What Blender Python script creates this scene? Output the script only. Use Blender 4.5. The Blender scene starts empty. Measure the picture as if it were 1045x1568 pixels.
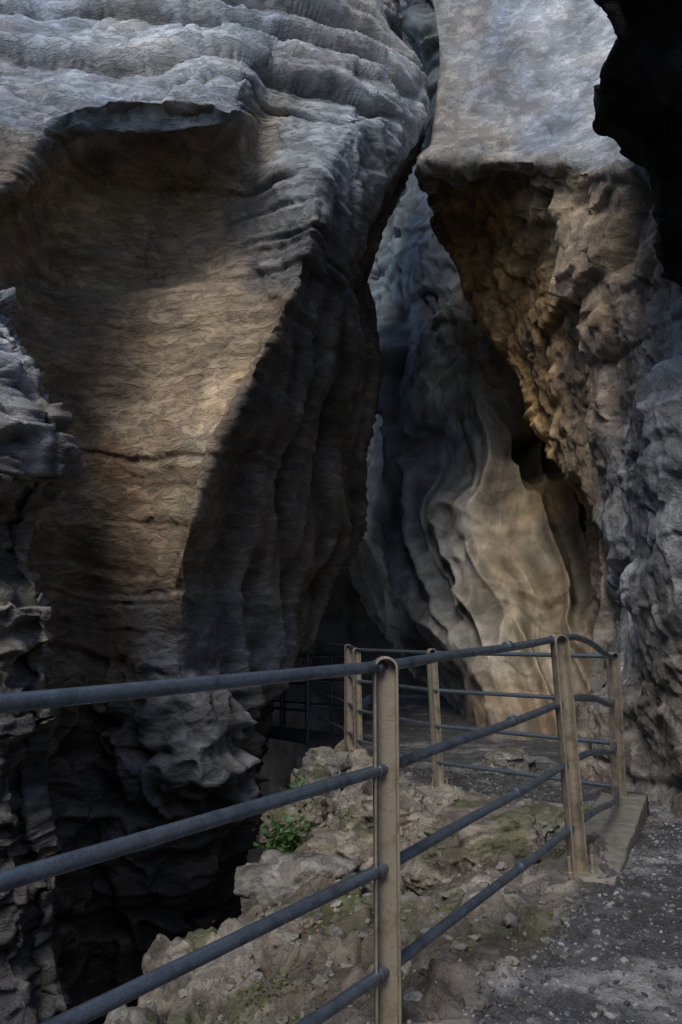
import bpy, math, random
import numpy as np
from mathutils import Vector, Matrix
random.seed(4); rng=np.random.default_rng(7)
sc=bpy.context.scene
EYE=1.29; PITCH=math.radians(7.6); F=1220.0
# ---------- image pixels (u,v) at a chosen depth y, back-projected through the camera -> metres ----------
def S(u,v,y):
    a=(np.asarray(u,float)-522.5)/F; b=(784-np.asarray(v,float))/F
    dy=math.cos(PITCH)-b*math.sin(PITCH); dz=math.sin(PITCH)+b*math.cos(PITCH)
    y=np.asarray(y,float)
    return np.stack(np.broadcast_arrays(a*y/dy, y, EYE+y*dz/dy),-1)
# ---------- noise ----------
def hsh(ix,iy,iz,seed):
    n=(ix.astype(np.uint32)*np.uint32(73856093))^(iy.astype(np.uint32)*np.uint32(19349663))^(iz.astype(np.uint32)*np.uint32(83492791))^np.uint32((seed*2654435761)&0xffffffff)
    n^=n>>np.uint32(13); n*=np.uint32(0x5bd1e995); n^=n>>np.uint32(15); n*=np.uint32(0x27d4eb2d); n^=n>>np.uint32(13)
    return (n&np.uint32(0xffffff)).astype(np.float64)/0xffffff
def vn(p,seed=0):
    i=np.floor(p).astype(np.int64); f=p-i; f=f*f*f*(f*(f*6-15)+10)
    r=0
    for dx in (0,1):
        wx=f[:,0] if dx else 1-f[:,0]
        for dy in (0,1):
            wy=f[:,1] if dy else 1-f[:,1]
            for dz in (0,1):
                wz=f[:,2] if dz else 1-f[:,2]
                r=r+wx*wy*wz*hsh(i[:,0]+dx,i[:,1]+dy,i[:,2]+dz,seed)
    return r*2-1
RM=np.array([[.36,.48,-.8],[-.8,.6,0],[.48,.64,.6]])
def fbm(p,sc_=1.,o=4,seed=0,g=.5,ridge=False):
    q=p*sc_; a=1; r=0; t=0
    for k in range(o):
        n=vn(q,seed+k)
        if ridge: n=1-2*np.abs(n)
        r=r+a*n; t+=a; a*=g; q=(q@RM)*2.03+3.1
    return r/t
def facet(p,scale,seed=0,tilt=1.0,groove=.35,gw=.10,soft=.14):
    q=p*np.asarray(scale,float)+13.7
    b=np.floor(q-.5).astype(np.int64)
    best=np.full(len(q),1e9); h=np.zeros(len(q)); sec=np.full(len(q),1e9); h2=np.zeros(len(q))
    for dx in (0,1):
        for dy in (0,1):
            for dz in (0,1):
                c=b+np.array([dx,dy,dz])
                r=[hsh(c[:,0],c[:,1],c[:,2],seed+11*k) for k in range(3)]
                d=q-(c+.5+.75*(np.stack(r,-1)-.5))
                dd=(d*d).sum(1)
                rv=np.stack([r[1],r[2],r[0]],-1)-.5
                hh=(hsh(c[:,0],c[:,1],c[:,2],seed+77)-.5)+2*tilt*(d*rv).sum(1)
                m=dd<best; m2=(~m)&(dd<sec)
                h2=np.where(m,h,np.where(m2,hh,h2)); sec=np.where(m,best,np.where(m2,dd,sec))
                h=np.where(m,hh,h); best=np.where(m,dd,best)
    gap=np.sqrt(sec)-np.sqrt(best)
    e=np.clip(gap/gw,0,1)
    bl=.5*(1-np.clip(gap/soft,0,1))
    return h*(1-bl)+h2*bl-groove*(1-e)
def ss(a,b,x):
    t=np.clip((x-a)/(b-a),0,1); return t*t*(3-2*t)
def layers(w,freq,seed=0,gr=.5,gw=.05):
    x=w*freq; k=np.floor(x).astype(np.int64); f=x-k; z=np.zeros_like(k)
    r=hsh(k,z,z,seed); r2=hsh(k+1,z,z,seed); e=ss(.84,1,f)
    return (r*(1-e)+r2*e-.5)-gr*r*np.exp(-((f-.86)/gw)**2)
def warp3(p,a,f):
    return p+a*np.stack([fbm(p,f,3,31),fbm(p,f,3,32),fbm(p,f,3,33)],-1)
# ---------- nodes / materials ----------
def new_mat(name):
    m=bpy.data.materials.new(name); m.use_nodes=True; nt=m.node_tree
    b=nt.nodes['Principled BSDF']; return m,nt,b
def N(nt,t,**k):
    n=nt.nodes.new(t)
    for a,v in k.items():
        if a.startswith('i_'): n.inputs[a[2:].replace('_',' ')].default_value=v
        else: setattr(n,a,v)
    return n
def math_(nt,op,a,b=None,c=None):
    n=nt.nodes.new('ShaderNodeMath'); n.operation=op
    for i,x in enumerate((a,b,c)):
        if x is None: continue
        if isinstance(x,(int,float)): n.inputs[i].default_value=x
        else: nt.links.new(x,n.inputs[i])
    return n.outputs[0]
def maprange(nt,x,a,b,c,d):
    n=nt.nodes.new('ShaderNodeMapRange'); nt.links.new(x,n.inputs[0])
    for i,v in enumerate((a,b,c,d)): n.inputs[i+1].default_value=v
    return n.outputs[0]
def rock_mat(name,bump=1.0,rough=.85,zs=1.6,speck=0.0,fine=1.0,contrast=1.,ns=7.,dist=.4,crease=.7):
    m,nt,b=new_mat(name); L=nt.links.new
    tc=N(nt,'ShaderNodeTexCoord'); co=tc.outputs['Object']
    mp=N(nt,'ShaderNodeMapping'); mp.inputs['Scale'].default_value=(1,1,zs); mp.inputs['Rotation'].default_value=(.1,.14,0); L(co,mp.inputs[0])
    n1=N(nt,'ShaderNodeTexNoise',i_Scale=ns,i_Detail=7.,i_Roughness=.62,i_Distortion=dist); L(mp.outputs[0],n1.inputs['Vector'])
    n2=N(nt,'ShaderNodeTexNoise',i_Scale=75.*fine,i_Detail=3.,i_Roughness=.7); L(co,n2.inputs['Vector'])
    vc=N(nt,'ShaderNodeVertexColor',layer_name='tint')
    c1=.34*contrast; c2=.28*contrast
    val=math_(nt,'MULTIPLY',maprange(nt,n1.outputs[0],.3,.7,1-c1,1+c1),maprange(nt,n2.outputs[0],.3,.7,1-c2,1+c2))
    cra=math_(nt,'ABSOLUTE',math_(nt,'SUBTRACT',n1.outputs[0],.47))
    val=math_(nt,'MULTIPLY',val,maprange(nt,cra,0,.018,1-.45*crease,1))
    mul=N(nt,'ShaderNodeVectorMath',operation='SCALE'); L(vc.outputs[0],mul.inputs[0]); L(val,mul.inputs['Scale'])
    col=mul.outputs[0]
    if speck:
        vs=N(nt,'ShaderNodeTexVoronoi',i_Scale=22.); L(co,vs.inputs['Vector'])
        sp=math_(nt,'MULTIPLY',maprange(nt,vs.outputs['Distance'],.12,.2,1,0),maprange(nt,n1.outputs[0],.5,.56,0,speck))
        mx=N(nt,'ShaderNodeMixRGB'); L(sp,mx.inputs[0]); L(col,mx.inputs[1]); mx.inputs[2].default_value=(.5,.5,.48,1); col=mx.outputs[0]
    L(col,b.inputs['Base Color']); b.inputs['Specular IOR Level'].default_value=.35
    b.inputs['Roughness'].default_value=rough
    h=math_(nt,'ADD',math_(nt,'MULTIPLY',n1.outputs[0],.26/ns),math_(nt,'MULTIPLY',n2.outputs[0],.009/fine))
    h=math_(nt,'ADD',h,math_(nt,'MULTIPLY',math_(nt,'MINIMUM',cra,.05),.9*crease/ns))
    bp=N(nt,'ShaderNodeBump',i_Strength=1.0,i_Distance=bump); L(h,bp.inputs['Height']); L(bp.outputs[0],b.inputs['Normal'])
    return m
def metal_mat(name,col,metal=.7,rough=.5,dirt=(.12,.09,.06)):
    m,nt,b=new_mat(name); L=nt.links.new
    tc=N(nt,'ShaderNodeTexCoord'); n=N(nt,'ShaderNodeTexNoise',i_Scale=14.,i_Detail=6.,i_Roughness=.7); L(tc.outputs['Object'],n.inputs['Vector'])
    n2=N(nt,'ShaderNodeTexNoise',i_Scale=120.,i_Detail=2.); L(tc.outputs['Object'],n2.inputs['Vector'])
    mx=N(nt,'ShaderNodeMixRGB'); L(maprange(nt,n.outputs[0],.45,.66,0,.85),mx.inputs[0]); mx.inputs[1].default_value=(*col,1); mx.inputs[2].default_value=(*dirt,1)
    L(mx.outputs[0],b.inputs['Base Color']); b.inputs['Metallic'].default_value=metal
    L(maprange(nt,n.outputs[0],.35,.65,rough-.12,rough+.2),b.inputs['Roughness'])
    bp=N(nt,'ShaderNodeBump',i_Strength=.4,i_Distance=.004); L(n2.outputs[0],bp.inputs['Height']); L(bp.outputs[0],b.inputs['Normal'])
    return m
# ---------- mesh builders ----------
def mesh_from(name,V,Fq,mat,col=None,smooth=True):
    me=bpy.data.meshes.new(name); V=np.ascontiguousarray(V,dtype=np.float32); Fq=np.ascontiguousarray(Fq,dtype=np.int32)
    k=Fq.shape[1]
    me.vertices.add(len(V)); me.vertices.foreach_set('co',V.ravel())
    me.loops.add(Fq.size); me.loops.foreach_set('vertex_index',Fq.ravel())
    me.polygons.add(len(Fq)); me.polygons.foreach_set('loop_start',np.arange(0,Fq.size,k,dtype=np.int32)); me.polygons.foreach_set('loop_total',np.full(len(Fq),k,dtype=np.int32))
    me.update(calc_edges=True)
    me.polygons.foreach_set('use_smooth',np.full(len(Fq),smooth))
    if col is not None:
        a=me.color_attributes.new('tint','FLOAT_COLOR','POINT')
        a.data.foreach_set('color',np.concatenate([col,np.ones((len(col),1))],1).astype(np.float32).ravel())
    me.materials.append(mat)
    o=bpy.data.objects.new(name,me); sc.collection.objects.link(o); return o
def gridfaces(nr,nc):
    i=np.arange(nr*nc).reshape(nr,nc)
    return np.stack([i[:-1,:-1],i[:-1,1:],i[1:,1:],i[1:,:-1]],-1).reshape(-1,4)
def cr_interp(C,t,ten=.8):
    n=len(C); k=np.clip(np.floor(t).astype(int),0,n-2); f=(t-k).reshape((-1,)+(1,)*(C.ndim-1))
    p0=C[np.maximum(k-1,0)];p1=C[k];p2=C[k+1];p3=C[np.minimum(k+2,n-1)]
    m1=(p2-p0)*.5*ten; m2=(p3-p1)*.5*ten
    return (2*f**3-3*f**2+1)*p1+(f**3-2*f**2+f)*m1+(-2*f**3+3*f**2)*p2+(f**3-f**2)*m2
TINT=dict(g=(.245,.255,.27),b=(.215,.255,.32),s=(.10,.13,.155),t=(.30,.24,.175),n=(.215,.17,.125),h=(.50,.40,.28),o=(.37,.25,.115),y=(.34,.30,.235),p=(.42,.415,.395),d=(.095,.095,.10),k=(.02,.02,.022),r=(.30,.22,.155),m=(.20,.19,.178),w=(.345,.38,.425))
def blur(A,n):
    for _ in range(n):
        A=A.copy(); A[1:-1]=(A[:-2]+2*A[1:-1]+A[2:])/4; A[:,1:-1]=(A[:,:-2]+2*A[:,1:-1]+A[:,2:])/4
    return A
def finish(name,P,T,Sg,K,disp,mat,colwarp,streak,crack,smooth,ref,var=1.):
    nr,nc=P.shape[:2]
    n=np.cross(np.gradient(P,axis=1),np.gradient(P,axis=0)); n/=np.linalg.norm(n,axis=-1,keepdims=True)+1e-9
    n=blur(n,14); n/=np.linalg.norm(n,axis=-1,keepdims=True)+1e-9
    if (n*(np.array(ref)-P)).sum()<0: n=-n
    p=P.reshape(-1,3); t=T.ravel(); s=Sg.ravel()
    d=disp(p,s,t)
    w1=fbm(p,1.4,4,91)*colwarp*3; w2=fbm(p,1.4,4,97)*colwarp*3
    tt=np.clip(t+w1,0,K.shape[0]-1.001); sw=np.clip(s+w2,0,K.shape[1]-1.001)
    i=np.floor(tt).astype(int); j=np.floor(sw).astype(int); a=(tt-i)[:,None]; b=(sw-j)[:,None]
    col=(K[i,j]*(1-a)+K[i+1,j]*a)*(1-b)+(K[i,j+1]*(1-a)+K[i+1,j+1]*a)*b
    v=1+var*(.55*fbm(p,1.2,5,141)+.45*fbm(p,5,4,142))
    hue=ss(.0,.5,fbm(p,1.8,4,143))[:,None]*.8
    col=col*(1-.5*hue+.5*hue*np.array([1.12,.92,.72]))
    bedn=vn(p*np.array([.5,.5,9])+.9*fbm(p,.8,3,144)[:,None],145); v*=1+.15*bedn
    if streak:
        sp=fbm(p*np.array([3.5,3.5,.35])+.5*fbm(p,.8,2,146)[:,None],1.,4,147)
        v*=1+streak*sp*2.0
    q=warp3(p,.8,.9); cell=facet(q,(.8,.8,1.0),148,0,1.0,.05)-facet(q,(.8,.8,1.0),148,0,0.)
    mk=ss(-.05,.3,fbm(p,.7,2,149))
    v*=1+crack*cell*mk; d=d+.03*crack*cell*mk
    rel=d.reshape(nr,nc)-blur(d.reshape(nr,nc),8); v*=np.clip(1+12*rel.ravel(),.45,1.25)  # cavity shading put into the tint: hollows darker, raised relief lighter
    V=p+n.reshape(-1,3)*d[:,None]
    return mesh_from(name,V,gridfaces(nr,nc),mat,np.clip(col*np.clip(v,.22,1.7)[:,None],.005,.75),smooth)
def loft(name,rows,nr,nc,disp,mat,colwarp=.25,streak=0.,crack=.5,smooth=True,world=False,var=1.):
    if world: C=np.array([r[0] for r in rows],float); K=np.array([[TINT[c] for c in r[1]] for r in rows])
    else:
        C=np.array([S(r[1],r[0],r[2]) for r in rows]); K=np.array([[TINT[c] for c in r[3]] for r in rows])
    def dist(n,seg):
        w=seg+seg.mean()*.15; cum=np.concatenate([[0],np.cumsum(w)]); return np.interp(np.linspace(0,cum[-1],n),cum,np.arange(len(cum)))
    Cn=C if world else C/C[...,1:2]
    k=0 if world else 1
    tr=dist(nr,np.linalg.norm(np.diff(Cn,axis=0),axis=-1).mean(1)+k*.25*np.abs(np.diff(C[...,1],axis=0)).mean(1)/8)
    tcn=dist(nc,np.linalg.norm(np.diff(Cn,axis=1),axis=-1).mean(0)+k*.15*np.abs(np.diff(C[...,1],axis=1)).mean(0)/8)
    P=cr_interp(C,tr); P=np.swapaxes(cr_interp(np.swapaxes(P,0,1),tcn),0,1)
    T,Sg=np.meshgrid(tr,tcn,indexing='ij')
    return finish(name,P,T,Sg,K,disp,mat,colwarp,streak,crack,smooth,(0,0,1.5),var)

m_left=rock_mat('limestone_layered',.75,zs=2.4,contrast=.7,ns=4.5,dist=.5,rough=.75,crease=.8)
m_right=rock_mat('limestone_rough',1.0,zs=1.1,speck=.3,contrast=1.1,crease=.6)
m_pale=rock_mat('limestone_polished',.5,rough=.7,zs=.6,contrast=.7,ns=5.,crease=.6)
m_dark=rock_mat('limestone_dark',.8)
m_ground=rock_mat('ground_rock_gravel',.9,rough=.9,zs=1,fine=1.3,contrast=1.15)

# ---------- LEFT CLIFF ----------
RB=[
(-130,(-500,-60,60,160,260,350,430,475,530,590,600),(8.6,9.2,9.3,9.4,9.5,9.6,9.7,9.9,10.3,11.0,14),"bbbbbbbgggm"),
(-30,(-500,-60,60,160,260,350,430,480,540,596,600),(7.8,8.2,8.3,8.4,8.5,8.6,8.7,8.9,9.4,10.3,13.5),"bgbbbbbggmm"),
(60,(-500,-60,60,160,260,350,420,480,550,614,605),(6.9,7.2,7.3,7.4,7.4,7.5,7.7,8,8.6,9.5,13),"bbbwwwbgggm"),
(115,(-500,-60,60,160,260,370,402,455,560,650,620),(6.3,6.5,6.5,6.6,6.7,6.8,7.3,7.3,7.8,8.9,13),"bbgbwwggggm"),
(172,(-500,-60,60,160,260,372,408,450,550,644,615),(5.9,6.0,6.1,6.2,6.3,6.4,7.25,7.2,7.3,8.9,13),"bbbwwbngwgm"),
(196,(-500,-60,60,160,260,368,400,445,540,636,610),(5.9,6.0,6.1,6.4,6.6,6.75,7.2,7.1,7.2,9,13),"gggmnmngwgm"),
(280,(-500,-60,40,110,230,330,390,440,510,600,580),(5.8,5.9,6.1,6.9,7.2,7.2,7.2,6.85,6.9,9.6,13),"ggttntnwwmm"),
(340,(-500,-80,15,90,220,320,380,435,500,575,560),(5.8,5.9,6.5,7.2,7.45,7.4,7.2,6.9,6.8,9.9,13),"ggtttrmgdmm"),  # d right of the ridge: flank's shade painted into the tint
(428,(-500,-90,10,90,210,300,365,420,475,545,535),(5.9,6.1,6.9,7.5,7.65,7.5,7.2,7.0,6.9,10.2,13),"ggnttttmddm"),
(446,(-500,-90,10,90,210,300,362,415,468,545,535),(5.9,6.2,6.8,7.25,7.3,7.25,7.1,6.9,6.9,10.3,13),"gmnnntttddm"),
(560,(-500,-60,40,120,215,285,335,375,418,568,550),(6,6.4,7.1,7.4,7.4,7.2,7.0,6.9,6.9,10.8,13.5),"gmnntthhdmm"),  # h: warm highlight on the nose painted into the tint
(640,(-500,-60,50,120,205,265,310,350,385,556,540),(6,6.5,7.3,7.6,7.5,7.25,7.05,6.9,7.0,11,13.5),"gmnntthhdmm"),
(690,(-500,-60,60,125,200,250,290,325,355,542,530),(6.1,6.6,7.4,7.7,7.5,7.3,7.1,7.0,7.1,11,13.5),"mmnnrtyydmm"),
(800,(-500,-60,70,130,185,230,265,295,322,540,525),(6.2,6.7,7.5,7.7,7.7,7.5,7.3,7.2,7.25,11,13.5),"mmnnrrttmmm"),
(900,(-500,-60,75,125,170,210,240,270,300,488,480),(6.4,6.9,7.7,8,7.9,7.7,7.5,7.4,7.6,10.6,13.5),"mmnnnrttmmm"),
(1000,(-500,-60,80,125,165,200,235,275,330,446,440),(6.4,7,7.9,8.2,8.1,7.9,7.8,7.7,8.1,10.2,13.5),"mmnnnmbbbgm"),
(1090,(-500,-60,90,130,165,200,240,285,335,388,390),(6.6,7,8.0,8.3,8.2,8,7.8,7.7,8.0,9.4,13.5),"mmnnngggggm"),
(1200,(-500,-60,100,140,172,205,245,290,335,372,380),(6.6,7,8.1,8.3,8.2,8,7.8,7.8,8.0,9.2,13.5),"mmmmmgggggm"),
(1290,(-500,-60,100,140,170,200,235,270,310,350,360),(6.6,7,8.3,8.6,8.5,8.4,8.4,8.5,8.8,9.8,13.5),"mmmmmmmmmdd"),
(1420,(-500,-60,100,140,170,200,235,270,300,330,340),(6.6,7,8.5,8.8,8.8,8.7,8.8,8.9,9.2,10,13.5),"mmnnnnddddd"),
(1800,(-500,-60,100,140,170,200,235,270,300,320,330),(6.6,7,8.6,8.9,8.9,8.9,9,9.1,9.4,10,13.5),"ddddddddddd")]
def dB(p,s,t):
    low=fbm(p,.5,3,3)
    w=p[:,2]+.10*p[:,0]+.45*low+.07*fbm(p,1.6,3,8)
    top=1-ss(4.0,5.0,t); nose=ss(5.7,6.5,s)*(1-ss(8.5,9,s))*(1-ss(8,12,t))
    crag=np.maximum(top,nose*.8); dark=ss(8,8.4,s)*ss(3,6,t); side=ss(8.2,8.8,s)
    lowm=ss(14.5,16.5,t)
    d=.13*fbm(p,.9,3,5)+.012*fbm(p,3,3,6)
    lm=1-.8*side
    part=ss(-.35,.1,fbm(p,.9,2,12))
    d+=lm*(layers(w,1.5,5,.7,.07)*(.085+.30*top+.04*nose)+part*layers(w,3.4,9,.8,.09)*(.042+.09*crag)+layers(w+.03*fbm(p,5,2,2),8,4,.7,.12)*(.012+.012*crag))
    q=warp3(p,.10,2.)
    d+=crag*(.07*facet(q,(1.1,1.1,2.2),21,1,.1,soft=.06)+.030*facet(q,(3.0,3.0,4.5),22,1.1,.15,soft=.08)+.010*facet(q,(8,8,11),23))
    d+=.022*ss(-.1,.3,fbm(p,.8,2,14))*facet(q,(2.4,2.4,5),24,1,.25,soft=.05)+.006*facet(q,(6,6,11),25,1,.2)
    a=np.stack([p[:,1]*1.1+.55*p[:,2],p[:,1]*0,p[:,2]*.28-.2*p[:,1]],-1)
    fl=1-np.abs(vn(a*2.0+.5*low[:,None],41))*2
    d+=dark*(.17*fl+.03*fbm(p,3,3,44,ridge=True))
    qq=p*np.array([1,1,1.4]); sca=1-np.abs(fbm(warp3(qq,.4,1.2),1.9,2,53))*3.2
    d+=lowm*(.14*sca+.02*fbm(p,5,3,55)+layers(w,6,57,.6)*.035)
    return d
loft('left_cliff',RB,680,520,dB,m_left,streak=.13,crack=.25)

# ---------- NEAR LEFT ROCK ----------
ed=[(345,-75,5.3),(385,-35,5.0),(410,-14,4.9),(440,6,4.8),(490,30,4.7),(560,62,4.6),(650,98,4.5),(740,106,4.5),(778,82,4.7),(870,60,4.8),(930,98,4.6),(985,84,4.7),(1045,90,4.7),(1100,103,4.6),(1200,92,4.7),(1300,108,4.7),(1450,100,4.8),(1600,132,4.8),(1900,150,4.8)]
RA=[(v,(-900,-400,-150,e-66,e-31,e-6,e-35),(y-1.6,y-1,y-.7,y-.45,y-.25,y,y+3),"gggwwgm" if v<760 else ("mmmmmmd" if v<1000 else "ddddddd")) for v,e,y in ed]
def dA(p,s,t):
    w=p[:,2]-.14*p[:,0]+.22*fbm(p,.8,3,63)
    q=warp3(p,.08,3)
    return .12*fbm(p,1.3,3,65)+layers(w,3.4,6,.6,.08)*.15+layers(w,9,7,.6,.1)*.05+.08*facet(q,(2,2,4.),66,1.1,.1,soft=.06)+.045*facet(q,(5.5,5.5,10),67,1.1,.15,soft=.08)-.06
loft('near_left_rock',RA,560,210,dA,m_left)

# ---------- RIGHT CLIFF ----------
RD=[
(-130,(690,648,705,780,860,940,1080,1500),(12,10.1,9.9,9.7,9.5,9.2,8.2,5.8),"mggbwwmm"),
(-30,(690,652,710,780,860,940,1080,1500),(11.5,9.7,9.5,9.3,9.1,8.9,7.8,5.5),"mggbwwmm"),
(100,(700,668,715,780,850,920,1070,1500),(11,9.2,9,8.8,8.6,8.3,7.2,5),"mmgbwwwm"),
(200,(690,658,710,780,850,915,1060,1500),(10.5,8.7,8.5,8.3,8.0,7.6,6.6,4.6),"mmmgbwgm"),
(246,(690,652,700,760,830,890,1050,1500),(10.5,8.4,8.2,7.9,7.6,7.2,6.1,4.2),"mmmmggwm"),
(270,(680,640,700,770,840,892,1050,1500),(11,8.8,8.7,8.4,7.8,7.1,6,4.2),"mmnnttgm"),
(320,(700,668,720,780,845,920,1050,1500),(11.5,9.4,9.1,8.5,7.8,7,5.8,4),"mnoottwg"),
(380,(725,696,740,790,850,920,1050,1500),(12,9.9,9.5,8.8,7.9,6.9,5.6,4),"moootttg"),
(470,(760,732,770,812,860,930,1050,1500),(12,10.1,9.6,8.8,7.8,6.8,5.4,4),"mooottgg"),
(560,(800,766,800,836,880,940,1050,1500),(12,10.0,9.4,8.6,7.6,6.7,5.3,4),"moottmwg"),
(640,(840,804,838,867,895,950,1050,1500),(12,9.6,9.0,8.4,7.5,6.6,5.3,4),"moottggg"),
(740,(900,870,886,905,930,965,1050,1500),(11.5,9.0,8.5,7.9,7.3,6.5,5.3,4),"mottgwgg"),
(850,(925,906,920,932,950,980,1050,1500),(11,8.4,8.0,7.6,7.1,6.4,5.4,4),"mttgwwgg"),
(960,(930,912,924,938,960,990,1050,1500),(11,8.0,7.7,7.4,7.0,6.4,5.5,4),"mtgwwgmm"),
(1060,(920,902,920,940,962,995,1055,1500),(11,7.8,7.5,7.2,6.9,6.4,5.6,4),"mmgwgmmm"),
(1150,(910,885,915,940,965,1000,1060,1500),(11,7.6,7.3,7.0,6.8,6.4,5.6,4),"mmmmmmmm"),
(1320,(900,880,915,940,965,1000,1060,1500),(11,7.6,7.3,7.0,6.8,6.4,5.6,4),"mmmmmmmm")]
def dD(p,s,t):
    slab=(1-ss(3.1,4.1,t))*(1-.6*ss(5.0,6,s)); cr=1-slab*.95
    q=warp3(p,.12,1.8)
    w=p[:,2]*.8+p[:,0]*.5+.3*fbm(p,.7,3,72)
    d=.14*fbm(p,.7,2,75)*(1-.4*slab)+.015*fbm(p,3,4,77)*(1-.6*slab)+.06*ss(2.4,3.8,t)*facet(q,(1.6,1.6,1.6),70,1,.1)
    d+=cr*(.17*facet(q,(.8,.8,.8),71,1,.1,soft=.06)+.055*facet(q,(2.0,2.0,1.6),72,1.1,.08,soft=.07)+.028*facet(q,(5,5,4),73,1.2,.1,soft=.09)+.010*facet(q,(11,11,9),74,1.2,.1)+layers(w,2.2,76,.5,.08)*.09)
    return d-.05
loft('right_cliff',RD,640,500,dD,m_right,streak=.3,crack=.3,var=.8)

# ---------- FLUTED CENTRAL WALL ----------
RC=[
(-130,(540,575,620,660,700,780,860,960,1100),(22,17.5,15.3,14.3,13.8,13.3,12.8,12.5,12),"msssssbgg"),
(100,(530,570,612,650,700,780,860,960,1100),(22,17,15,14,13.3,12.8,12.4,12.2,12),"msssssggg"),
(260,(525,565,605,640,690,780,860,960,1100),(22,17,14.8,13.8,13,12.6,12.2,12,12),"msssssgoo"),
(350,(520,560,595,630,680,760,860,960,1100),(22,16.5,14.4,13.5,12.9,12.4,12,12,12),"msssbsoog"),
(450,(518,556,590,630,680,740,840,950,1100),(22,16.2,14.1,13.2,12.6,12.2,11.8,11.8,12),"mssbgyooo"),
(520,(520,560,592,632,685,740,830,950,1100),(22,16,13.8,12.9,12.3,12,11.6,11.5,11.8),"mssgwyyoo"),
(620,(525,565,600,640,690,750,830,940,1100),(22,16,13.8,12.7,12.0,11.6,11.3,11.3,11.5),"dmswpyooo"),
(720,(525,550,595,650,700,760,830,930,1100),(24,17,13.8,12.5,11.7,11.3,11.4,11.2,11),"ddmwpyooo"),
(830,(530,548,595,660,715,770,840,920,1100),(26,17.5,13.8,12.2,11.4,11.0,10.9,10.8,10.6),"kkdwpyyyo"),  # k/d: shade of the slot painted into the left columns
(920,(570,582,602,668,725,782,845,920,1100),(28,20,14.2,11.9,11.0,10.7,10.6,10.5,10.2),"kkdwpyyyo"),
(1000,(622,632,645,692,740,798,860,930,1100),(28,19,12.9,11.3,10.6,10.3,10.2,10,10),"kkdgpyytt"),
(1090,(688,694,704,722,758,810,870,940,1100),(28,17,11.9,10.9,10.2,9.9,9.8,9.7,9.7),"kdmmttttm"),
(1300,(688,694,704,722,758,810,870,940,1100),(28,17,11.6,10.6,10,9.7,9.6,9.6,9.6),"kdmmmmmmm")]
def dC(p,s,t):
    low=fbm(p,.45,2,83); mid=fbm(p,1.1,3,84)
    u_=s-.28*t+1.1*low+.22*mid
    a=np.stack([u_*1.0,t*.20+.7*low,s*0+.5],-1)
    f1=1-2*np.abs(vn(a*1.7,85))**.85; f2=1-2*np.abs(vn(a*np.array([3.9,1.3,1])+7,86))
    up=1-ss(4.2,6,t)
    q=warp3(p,.25,1.2)
    d=.26*f1+.07*f2*ss(-.3,.3,mid)+.22*low+.05*fbm(p,1.8,3,87)+.06*facet(q,(1.1,1.1,.8),82,1.,.12,soft=.06)
    d+=up*(.25*facet(q,(.8,.8,.8),88,.9,.2)+.12*facet(q,(2.2,2.2,2.2),89,1,.2,soft=.08))+.02*facet(q,(3,3,3),90,1,.2)
    c=S(825,700,11.4); r=np.linalg.norm((p-c)*np.array([.85,.5,1.3])+.14*mid[:,None],axis=1)
    d-=.5*np.exp(-(r/.38)**4)
    return d
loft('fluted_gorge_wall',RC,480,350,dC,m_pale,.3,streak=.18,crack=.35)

# ---------- DARK OVERHANG TOP RIGHT ----------
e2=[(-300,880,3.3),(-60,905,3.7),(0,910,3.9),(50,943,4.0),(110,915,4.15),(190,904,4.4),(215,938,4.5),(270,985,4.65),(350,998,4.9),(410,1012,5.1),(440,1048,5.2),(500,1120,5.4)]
RF=[(v,(e+45,e,e+50,e+130,1330,1700),(y+2.2,y,y-.05,y-.15,y-.6,y-1.4),"kkkkdd") for v,e,y in e2]  # k/d: shade of the underside painted near black into the tint
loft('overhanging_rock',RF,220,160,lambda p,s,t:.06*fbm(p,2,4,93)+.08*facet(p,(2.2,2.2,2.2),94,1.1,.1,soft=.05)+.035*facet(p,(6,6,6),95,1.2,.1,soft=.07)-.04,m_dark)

# ---------- BACK OF THE SLOT ----------
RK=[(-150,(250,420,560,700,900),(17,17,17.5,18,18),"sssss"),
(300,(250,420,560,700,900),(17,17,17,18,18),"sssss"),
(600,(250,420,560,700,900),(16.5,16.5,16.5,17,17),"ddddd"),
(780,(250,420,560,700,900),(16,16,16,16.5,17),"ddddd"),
(830,(250,420,560,700,900),(20,20,20,20,20),"kkkkk"),  # k: darkness deep in the slot painted black from here down
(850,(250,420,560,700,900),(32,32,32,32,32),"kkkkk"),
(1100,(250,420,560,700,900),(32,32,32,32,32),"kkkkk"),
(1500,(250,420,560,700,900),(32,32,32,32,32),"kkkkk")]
loft('gorge_back_wall',RK,200,160,lambda p,s,t:.3*fbm(p,.6,4,103)+.2*facet(p,(.9,.9,.9),104),m_dark)

# ---------- rest of the gorge around and behind the viewpoint ----------
plan=[(-5.6,7.5),(-4.6,3),(-4.2,-3),(-1,-8),(3,-8.5),(5.6,-3),(4.6,2),(3.3,4.0)]
RG=[([(x*(1+sc_),yy*(1+sc_) if yy<0 else yy,zz) for x,yy in plan],"mmmmmmmm") for zz,sc_ in ((-9.5,-.1),(-3,-.02),(0,0),(3,.03),(5,.06),(6.3,.12))]
loft('gorge_side_wall',RG,140,320,lambda p,s,t:.4*fbm(p,.5,4,163)+.25*facet(p,(.7,.7,.9),164)+layers(p[:,2],2,8)*.1,m_left,world=True)

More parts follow.
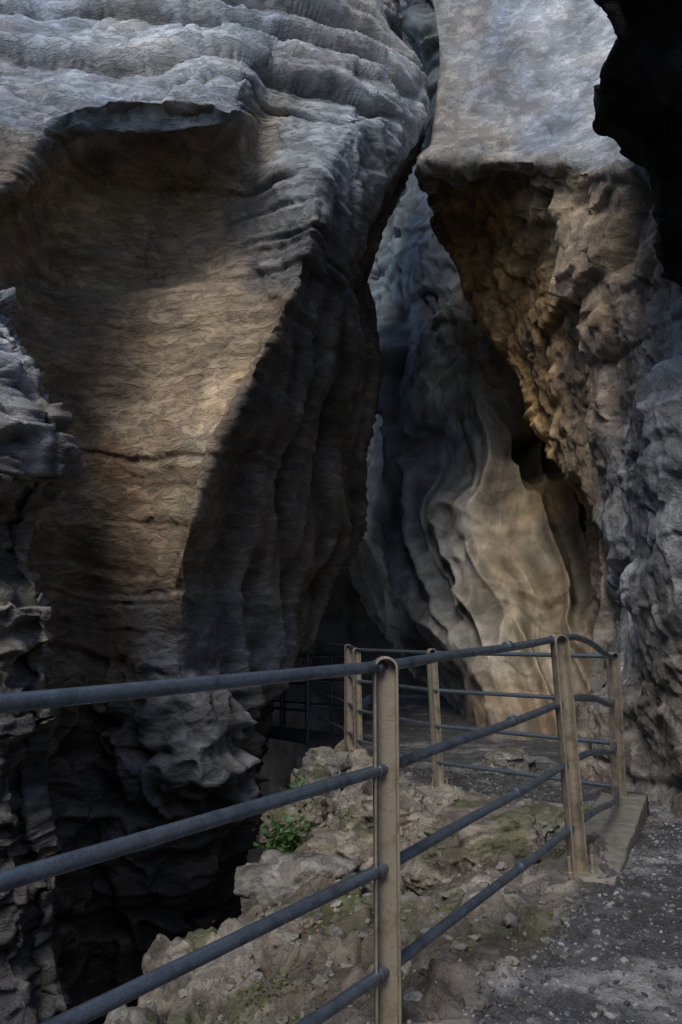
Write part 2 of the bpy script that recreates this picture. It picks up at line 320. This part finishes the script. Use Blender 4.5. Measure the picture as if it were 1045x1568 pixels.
# ---------- GROUND ----------
def rail_x(y): return np.interp(y,[-20,2.6,4.1,5.8,6.8,8.3,10,14],[.14-22.6*.7,.14,1.14,1.93,.78,.16,-.1,-.1])
def edge_x(y): return np.interp(y,[-20,0,2,3,3.8,4.4,5,5.5,6.1,7,8,9,10,14],[-16.5,-2.5,-1.15,-.78,-.76,-.62,-.36,-.52,-.34,-.36,-.26,-.18,-.1,.2])
def ground(x,y):
    p=np.stack([x,y,np.zeros_like(x)],-1)
    wob=.14*fbm(p,1.6,4,111)+.07*facet(p,(2.4,2.4,1),112)
    e=edge_x(y)+wob; r=np.maximum(rail_x(y),e+.35)
    d=x-e
    s=np.clip(d/(r-e),0,1.0)
    z=-.42*(1-s)**1.2-.05
    zb=np.interp(y,[0,2.6,4.1,5.8,8.3,12],[0,0,.05,-.1,-.14,-.1])
    z=z+.05+zb*ss(.2,1,s)
    out=np.clip(-d,0,None)
    z=z-np.minimum(9,out*3.4+1.2*ss(0,.25,out))
    path=ss(-.05,.22,x-rail_x(y)-.02-.10*fbm(p,2.5,3,115))
    sh=1-path
    p3=np.stack([x,y,z*.6],-1); q=warp3(p3,.08,2.5)
    z=z+sh*(.14*facet(q,(1.8,1.6,2.2),116,1,.1,soft=.06)+.045*facet(q,(4.5,4.5,5),117,1.2,.1,soft=.07)+.014*facet(q,(12,12,14),118,1.1,.1)+.05*fbm(p,2,4,119))
    z=z+path*(.02*fbm(p,1.2,3,120)+.006*facet(p,(26,26,1),121)+.010*fbm(p,9,3,122))
    return z,path,out
xs=np.concatenate([np.linspace(-14,-1.6,50)[:-1],np.linspace(-1.6,2.8,420)[:-1],np.linspace(2.8,16,50)])
ys=np.concatenate([np.linspace(-18,1.6,60)[:-1],np.linspace(1.6,9.5,560)[:-1],np.linspace(9.5,15,50)])
X,Y=np.meshgrid(xs,ys); x=X.ravel(); y=Y.ravel()
z,path,out=ground(x,y); gp=np.stack([x,y,z],-1)
mo=ss(.12,.38,fbm(gp,2.2,4,131))*(1-path)*ss(3.0,4.2,y)*.7
dirt=ss(-.3,.2,fbm(gp,1.5,4,133))
rockc=np.array([.29,.27,.24])*(1-dirt[:,None])+np.array([.14,.125,.105])*dirt[:,None]
pc=np.array([.085,.09,.103])+.13*ss(.08,.4,fbm(gp,2.6,4,135))[:,None]
col=rockc*(1-mo[:,None])+np.array([.07,.09,.026])*mo[:,None]
col=col*(1-path[:,None])+pc*path[:,None]
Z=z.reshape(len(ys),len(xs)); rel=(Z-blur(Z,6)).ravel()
col=col*((1+.35*fbm(gp,4,4,136))*np.clip(1+14*rel*(out<.3),.55,1.25))[:,None]  # relief shading baked into ground colour, dips darker and bumps lighter
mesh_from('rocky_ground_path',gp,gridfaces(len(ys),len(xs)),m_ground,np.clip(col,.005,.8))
fl=np.array([[-400,-400,-9.2],[400,-400,-9.2],[400,400,-9.2],[-400,400,-9.2]],float)
mesh_from('ground',fl,np.array([[0,1,2,3]]),m_dark,np.tile(TINT['m'],(4,1)))

# ---------- rocks ----------
import bmesh
def ico(sub):
    bm=bmesh.new(); bmesh.ops.create_icosphere(bm,subdivisions=sub,radius=1); V=np.array([v.co[:] for v in bm.verts]); Fa=np.array([[v.index for v in f.verts] for f in bm.faces]); bm.free(); return V,Fa
IV,IF=ico(6); SV,SF=ico(2); TV,TF=ico(1)
def boulder(c,size,seed,tint,rot=0):
    n=IV; o=rng.uniform(-9,9,3)
    k=np.sign(n)*np.abs(n)**.75
    f3=facet(n+o,(6,6,7),seed+2,1.2,.15,soft=.08)
    d=1+.22*facet(n*1.0+o,(1.3,1.3,1.3),seed,1.2,.05,soft=.06)+.08*facet(n+o,(2.8,2.8,3.2),seed+1,1.2,.08,soft=.07)+.025*f3+.08*fbm(n+o,1.5,4,seed)
    V=k*d[:,None]*np.array(size); cs,sn=math.cos(rot),math.sin(rot)
    V=V@np.array([[cs,sn,0],[-sn,cs,0],[0,0,1]])+np.array(c)
    cc=np.tile(tint,(len(V),1))*((1-.45*ss(-.2,.5,fbm(V,5,3,seed)))*(1+.25*f3))[:,None]
    ms=ss(.05,.35,fbm(V,4,3,seed+5))[:,None]*.65*ss(-.1,.5,n[:,2])[:,None]
    cc=cc*(1-ms)+np.array([.07,.09,.026])*ms
    mesh_from('boulder',V,IF,m_ground,cc)
TB=(.29,.265,.23); TG=(.26,.255,.245)
for c,s,sd,t,r in [((.80,4.95,-.10),(.42,.34,.24),201,TB,.3),((1.25,5.3,-.06),(.22,.22,.16),205,TG,.8),
  ((-.22,5.2,-.40),(.38,.30,.22),211,TG,.1),((.12,5.5,-.32),(.34,.28,.20),215,TB,.5),((-.30,6.5,-.34),(.24,.3,.22),221,TB,1.),
  ((-.20,7.4,-.30),(.24,.32,.26),225,TG,.2),((-.12,8.1,-.22),(.20,.26,.24),229,TG,.6),((.35,6.2,-.26),(.32,.25,.18),233,TB,.2),
  ((-.72,4.3,-.72),(.26,.34,.34),237,TB,.2),((-.3,4.4,-.46),(.30,.25,.20),241,TB,.9),((1.0,6.0,-.18),(.3,.2,.14),245,TB,.9),
  ((-.86,3.6,-.85),(.22,.4,.38),249,TG,.2),((1.55,7.6,-.05),(.22,.18,.14),253,TG,.4),((.30,4.3,-.24),(.22,.18,.12),257,TG,.4)]:
    boulder(c,s,sd,t,r)

# ---------- gravel and stones: one mesh ----------
def scatter(name,n,xr,yr,smin,smax,base,faces,keep,colf,mat):
    x=rng.uniform(*xr,n); y=rng.uniform(*yr,n); z,pa,ou=ground(x,y)
    k=keep(x,y,pa,ou); x,y,z,pa=x[k],y[k],z[k],pa[k]; m=len(x)
    s=smin*(smax/smin)**(rng.random(m)**2.4)
    sh=rng.uniform(.55,1.25,(m,1,3)); sh[...,2]*=.7
    jit=1+rng.uniform(-.28,.28,(m,len(base),1))
    V=base[None]*jit*sh*s[:,None,None]
    a=rng.uniform(0,6.28,m); ca,sa=np.cos(a)[:,None],np.sin(a)[:,None]
    Vx=V[...,0]*ca-V[...,1]*sa; Vy=V[...,0]*sa+V[...,1]*ca; tl=rng.uniform(-.4,.4,(m,1))
    V=np.stack([Vx,Vy,V[...,2]+Vx*tl],-1)+np.stack([x,y,z+s*.05],-1)[:,None]
    Fa=(faces[None]+(np.arange(m)*len(base))[:,None,None]).reshape(-1,3)
    cc=np.repeat(colf(m),len(base),0)
    return mesh_from(name,V.reshape(-1,3),Fa,mat,cc,smooth=False)
def gc(m):
    v=.06+.25*rng.random((m,1))**2; return v*np.array([[1,1.02,1.08]])
m_gravel=rock_mat('gravel_stone',.3,rough=.9)
scatter('gravel',36000,(.2,3.4),(1.9,8.0),.003,.019,TV,TF,lambda x,y,pa,ou:(pa>.4),gc,m_gravel)
scatter('loose_stones',3400,(-.9,2.0),(2.2,8.5),.005,.045,SV,SF,lambda x,y,pa,ou:(ou<.05)&(pa<.9),lambda m:rng.uniform(.14,.34,(m,1))*np.array([[1.0,.97,.91]]),m_gravel)
m_leaf,nt,b=new_mat('leaf'); vc=N(nt,'ShaderNodeVertexColor',layer_name='tint'); nt.links.new(vc.outputs[0],b.inputs['Base Color']); b.inputs['Roughness'].default_value=.6
def leaves(name,n,cen,rad,mat_cols,size,zmin=-.75):
    V=[];Fa=[];C=[]
    pts=np.array([[random.gauss(0,1)*rad[0]+cen[i%len(cen)][0],random.gauss(0,1)*rad[1]+cen[i%len(cen)][1]] for i in range(n)])
    z,_,ou=ground(pts[:,0],pts[:,1])
    for i in range(n):
        zz=max(z[i],zmin)+random.uniform(.0,rad[2])
        s=size*random.uniform(.6,1.4); a=Vector((random.uniform(-1,1),random.uniform(-1,1),random.uniform(-.4,.6))).normalized(); b=a.cross(Vector((random.uniform(-1,1),random.uniform(-1,1),1))).normalized()
        nn=a.cross(b); o=Vector((pts[i,0],pts[i,1],zz)); k=len(V)
        for q in (o,o+a*s*.5+b*s*.32+nn*s*.1,o+a*s,o+a*s*.5-b*s*.32+nn*s*.1): V.append(q[:])
        Fa.append([k,k+1,k+2,k+3]); cc=random.choice(mat_cols); f=random.uniform(.7,1.2); C+= [[x*f for x in cc]]*4
    return mesh_from(name,np.array(V),np.array(Fa),m_leaf,np.array(C),False)
GR=[(.06,.14,.035),(.08,.17,.045),(.04,.10,.03)]
leaves('ivy_plant',800,[(-.46,6.15),(-.42,6.9),(-.36,6.1),(-.40,7.6)],(.07,.10,.34),GR,.055,-.55)
leaves('fallen_leaves',300,[(-.1,3.6),(.3,4.2),(.2,5.4),(.9,5.9),(-.3,4.6),(.6,3.8)],(.3,.45,.01),[(.25,.17,.05),(.2,.11,.04),(.14,.13,.04),(.3,.22,.08)],.026)
leaves('moss_tuft_plant',1200,[(.45,5.6),(.3,5.0),(-.45,5.3),(0.,6.3),(-.35,3.5)],(.14,.14,.02),[(.07,.10,.02),(.10,.13,.03)],.02)

# ---------- RAILING ----------
m_post=metal_mat('galvanised_post',(.45,.41,.34),.45,.42,(.19,.16,.12))
m_rail=metal_mat('blue_grey_steel_rail',(.17,.225,.30),.6,.30,(.07,.085,.11))  # blue of the reflected sky put into the steel's base colour
m_con,nt,b=new_mat('concrete'); tc=N(nt,'ShaderNodeTexCoord'); n=N(nt,'ShaderNodeTexNoise',i_Scale=12.,i_Detail=7.,i_Roughness=.7); nt.links.new(tc.outputs['Object'],n.inputs['Vector'])
cr=N(nt,'ShaderNodeValToRGB'); cr.color_ramp.elements[0].position=.3; cr.color_ramp.elements[0].color=(.14,.135,.12,1); cr.color_ramp.elements[1].position=.7; cr.color_ramp.elements[1].color=(.33,.32,.29,1)
nt.links.new(n.outputs[0],cr.inputs[0]); nt.links.new(cr.outputs[0],b.inputs['Base Color']); bp=N(nt,'ShaderNodeBump',i_Strength=.8,i_Distance=.02); nt.links.new(n.outputs[0],bp.inputs['Height']); nt.links.new(bp.outputs[0],b.inputs['Normal']); b.inputs['Roughness'].default_value=.9
def obj_bm(name,bm,mat,parent=None,smooth=False):
    me=bpy.data.meshes.new(name); bmesh.ops.recalc_face_normals(bm,faces=bm.faces); bm.to_mesh(me); bm.free(); me.materials.append(mat)
    for p in me.polygons: p.use_smooth=smooth
    o=bpy.data.objects.new(name,me); sc.collection.objects.link(o); o.parent=parent; return o
def bevel(o,w,seg=2):
    m=o.modifiers.new('b','BEVEL'); m.width=w; m.segments=seg; m.limit_method='ANGLE'; m.angle_limit=math.radians(40)
def box_bm(bm,c,s,rz=0):
    r=bmesh.ops.create_cube(bm,size=1); M=Matrix.Translation(c)@Matrix.Rotation(rz,4,'Z')@Matrix.Diagonal((*s,1))
    bmesh.ops.transform(bm,matrix=M,verts=r['verts'])
def cyl_bm(bm,p,q,r,seg=14):
    p=Vector(p);q=Vector(q);d=q-p
    g=bmesh.ops.create_cone(bm,cap_ends=True,segments=seg,radius1=r,radius2=r,depth=d.length)
    bmesh.ops.transform(bm,matrix=Matrix.Translation((p+q)/2)@d.to_track_quat('Z','Y').to_matrix().to_4x4(),verts=g['verts'])
rail=bpy.data.objects.new('metal_railing',None); sc.collection.objects.link(rail)
def post(base,H=1.17,w=.078,rz=.12,lean=(0,0)):
    bm=bmesh.new(); hw=w/2; dep=.045; th=.008
    out=[(-hw,0),(hw,0)]+[(hw*math.cos(a),H-hw+hw*math.sin(a)) for a in np.linspace(0,math.pi,13)]
    def solid(pts,y0,y1):
        f=[bm.verts.new((px,y0,pz)) for px,pz in pts]; g=[bm.verts.new((px,y1,pz)) for px,pz in pts]
        bm.faces.new(f); bm.faces.new(g[::-1])
        for i in range(len(pts)): j=(i+1)%len(pts); bm.faces.new((f[i],g[i],g[j],f[j]))
    solid(out,.0,.008)
    path_o=[(hw,0)]+out[2:]+[(-hw,0)]
    inn=[]
    for (px,pz) in path_o:
        if pz<=H-hw+1e-6: inn.append((px-math.copysign(th,px),pz))
        else:
            k=(hw-th)/hw; inn.append((px*k,(pz-(H-hw))*k+H-hw))
    for i in range(len(path_o)-1):
        a,b_,c,d=path_o[i],path_o[i+1],inn[i+1],inn[i]
        vs=[bm.verts.new((q[0],yy,q[1])) for yy in (-dep,.012) for q in (a,b_,c,d)]
        for fidx in ((0,1,2,3),(7,6,5,4),(0,4,5,1),(1,5,6,2),(2,6,7,3),(3,7,4,0)): bm.faces.new([vs[k] for k in fidx])
    bmesh.ops.remove_doubles(bm,verts=bm.verts,dist=.0002)
    box_bm(bm,(0,-.005,.006),(.16,.13,.012)); 
    for sx in (-.062,.062):
        cyl_bm(bm,(sx,-.045,.0),(sx,-.045,.10),.008,10)
        g=bmesh.ops.create_cone(bm,cap_ends=True,segments=6,radius1=.016,radius2=.016,depth=.014); bmesh.ops.translate(bm,verts=g['verts'],vec=(sx,-.045,.02))
    for v in bm.verts:
        k=v.co.z/H; v.co.x+=lean[0]*k; v.co.y+=lean[1]*k
    bmesh.ops.transform(bm,matrix=Matrix.Translation(base)@Matrix.Rotation(rz,4,'Z'),verts=bm.verts)
    o=obj_bm('post',bm,m_post,rail); bevel(o,.0018); return o
post((.14,2.6,0),1.17,.078,.05)
post((1.155,4.1,.05),1.16,.078,.25,(-.06,0))
post((1.94,5.8,-.10),1.15,.078,.35,(.0,0))
post((.80,6.8,-.10),1.14,.075,.3,(-.05,0))
post((.17,8.3,-.15),1.14,.08,.3,(-.02,0))
post((.08,8.9,-.15),1.16,.09,.1)
HT=[1.137,.817,.519,.216]
def tube(pts,r,name='rail'):
    cu=bpy.data.curves.new(name,'CURVE'); cu.dimensions='3D'; cu.bevel_depth=r; cu.bevel_resolution=5; cu.use_fill_caps=True
    sp=cu.splines.new('BEZIER'); sp.bezier_points.add(len(pts)-1)
    for b_,p in zip(sp.bezier_points,pts): b_.co=p; b_.handle_left_type=b_.handle_right_type='AUTO'
    sp.resolution_u=16; cu.materials.append(m_rail)
    o=bpy.data.objects.new(name,cu); sc.collection.objects.link(o); o.parent=rail
for i,h in enumerate(HT):
    L=Vector((-.574,-.819,0)); P0=Vector((.14,2.6+.018,h))
    a=[P0+L*4.2,P0+L*2.8,P0+L*1.4,P0]
    tube([a[0],a[1],a[2]+Vector((0,0,-.004)),a[3]],.0185)
    M1=Vector((1.155-.06*h/1.17,4.118,.05+h)); R1=Vector((1.94,5.82,-.10+h*.985)); F1=Vector((.80-.05*h,6.82,-.10+h*.97)); F2=Vector((.17,8.32,-.15+h*.985)); F3=Vector((.08,8.92,-.15+h))
    tube([P0,P0.lerp(M1,.33),P0.lerp(M1,.7)+Vector((0,0,-.006)),M1],.0178)
    d=(M1-P0).normalized()
    tube([M1,M1+d*.35+Vector((0,0,-.01)),M1.lerp(R1,.72)+Vector((.05,-.02,-.02)),R1],.0175)
    tube([R1,R1.lerp(F1,.5),F1],.0165); tube([F1,F1.lerp(F2,.5),F2],.0165); tube([F2,F3,Vector((-.3,10.6,-.2+h))],.016)
    bm=bmesh.new()
    c=P0.lerp(M1,.62); cyl_bm(bm,c-d*.022,c+d*.022,.0235,16)
    for A,dd in ((P0,d),(P0,L),(M1,d),(M1,-d)): cyl_bm(bm,A+dd*.03,A+dd*.052,.0225,16)
    o=obj_bm('rail_sleeve',bm,m_rail,rail,False); bevel(o,.004)
def footing(c,s,rz):
    bm=bmesh.new(); box_bm(bm,c,s,rz); bmesh.ops.subdivide_edges(bm,edges=bm.edges,cuts=14,use_grid_fill=True)
    for v in bm.verts:
        q=np.array([v.co[:]]); v.co+=Vector((fbm(q,7,3,5)[0],fbm(q,7,3,6)[0],fbm(q,7,3,7)[0]))*.012
    return obj_bm('concrete_footing',bm,m_con,None,True)
footing((.22,2.62,-.075),(.46,.26,.17),.1)
ang=math.atan2(5.8-4.1,1.94-1.155)
footing((1.60,4.98,-.07),(2.15,.30,.25),ang)
footing((.80,6.8,-.17),(.32,.28,.14),.3); footing((.14,8.55,-.23),(.3,.8,.15),.1)
fb=bpy.data.objects.new('metal_footbridge',None); sc.collection.objects.link(fb)
bm=bmesh.new(); A=Vector((-1.6,13.2,-.45)); B=Vector((-.1,10.8,-.3)); dd=(B-A)
for k in range(24):
    c=A.lerp(B,(k+.5)/24); box_bm(bm,c,(dd.length/24*.8,.8,.04),math.atan2(dd.y,dd.x))
for sx in (-.4,.4):
    nn=Vector((-dd.y,dd.x,0)).normalized()*sx
    for h in (.4,.75,1.1): cyl_bm(bm,A+nn+Vector((0,0,h)),B+nn+Vector((0,0,h)),.02)
    for k in range(5): c=A.lerp(B,k/4)+nn; cyl_bm(bm,c,c+Vector((0,0,1.1)),.025)
obj_bm('deck_and_rails',bm,m_rail,fb)

# ---------- LIGHT ----------
Ld=Vector((-.27,-.72,.76)).normalized(); el=math.asin(Ld.z); az=math.atan2(Ld.x,Ld.y)
w=bpy.data.worlds.new('World'); sc.world=w; w.use_nodes=True; nt=w.node_tree; bg=nt.nodes['Background']
sky=nt.nodes.new('ShaderNodeTexSky'); sky.sky_type='NISHITA'; sky.sun_disc=False; sky.sun_elevation=el; sky.sun_rotation=az
nt.links.new(sky.outputs[0],bg.inputs[0]); bg.inputs[1].default_value=.14
sl=bpy.data.lights.new('sun','SUN'); sl.energy=2.0; sl.angle=math.radians(24); sl.color=(1,.91,.79); so=bpy.data.objects.new('sun',sl); sc.collection.objects.link(so); so.rotation_euler=Ld.to_track_quat('Z','Y').to_euler()
cam=bpy.data.cameras.new('camera'); cam.sensor_fit='VERTICAL'; cam.sensor_height=36; cam.sensor_width=24; cam.lens=F/1568*36; cam.clip_end=2000; cam.clip_start=.05
co=bpy.data.objects.new('camera',cam); sc.collection.objects.link(co); co.location=(0,0,EYE); co.rotation_euler=(math.pi/2+PITCH,0,0); sc.camera=co
sc.view_settings.view_transform='Standard'; sc.view_settings.look='None'; sc.view_settings.exposure=0
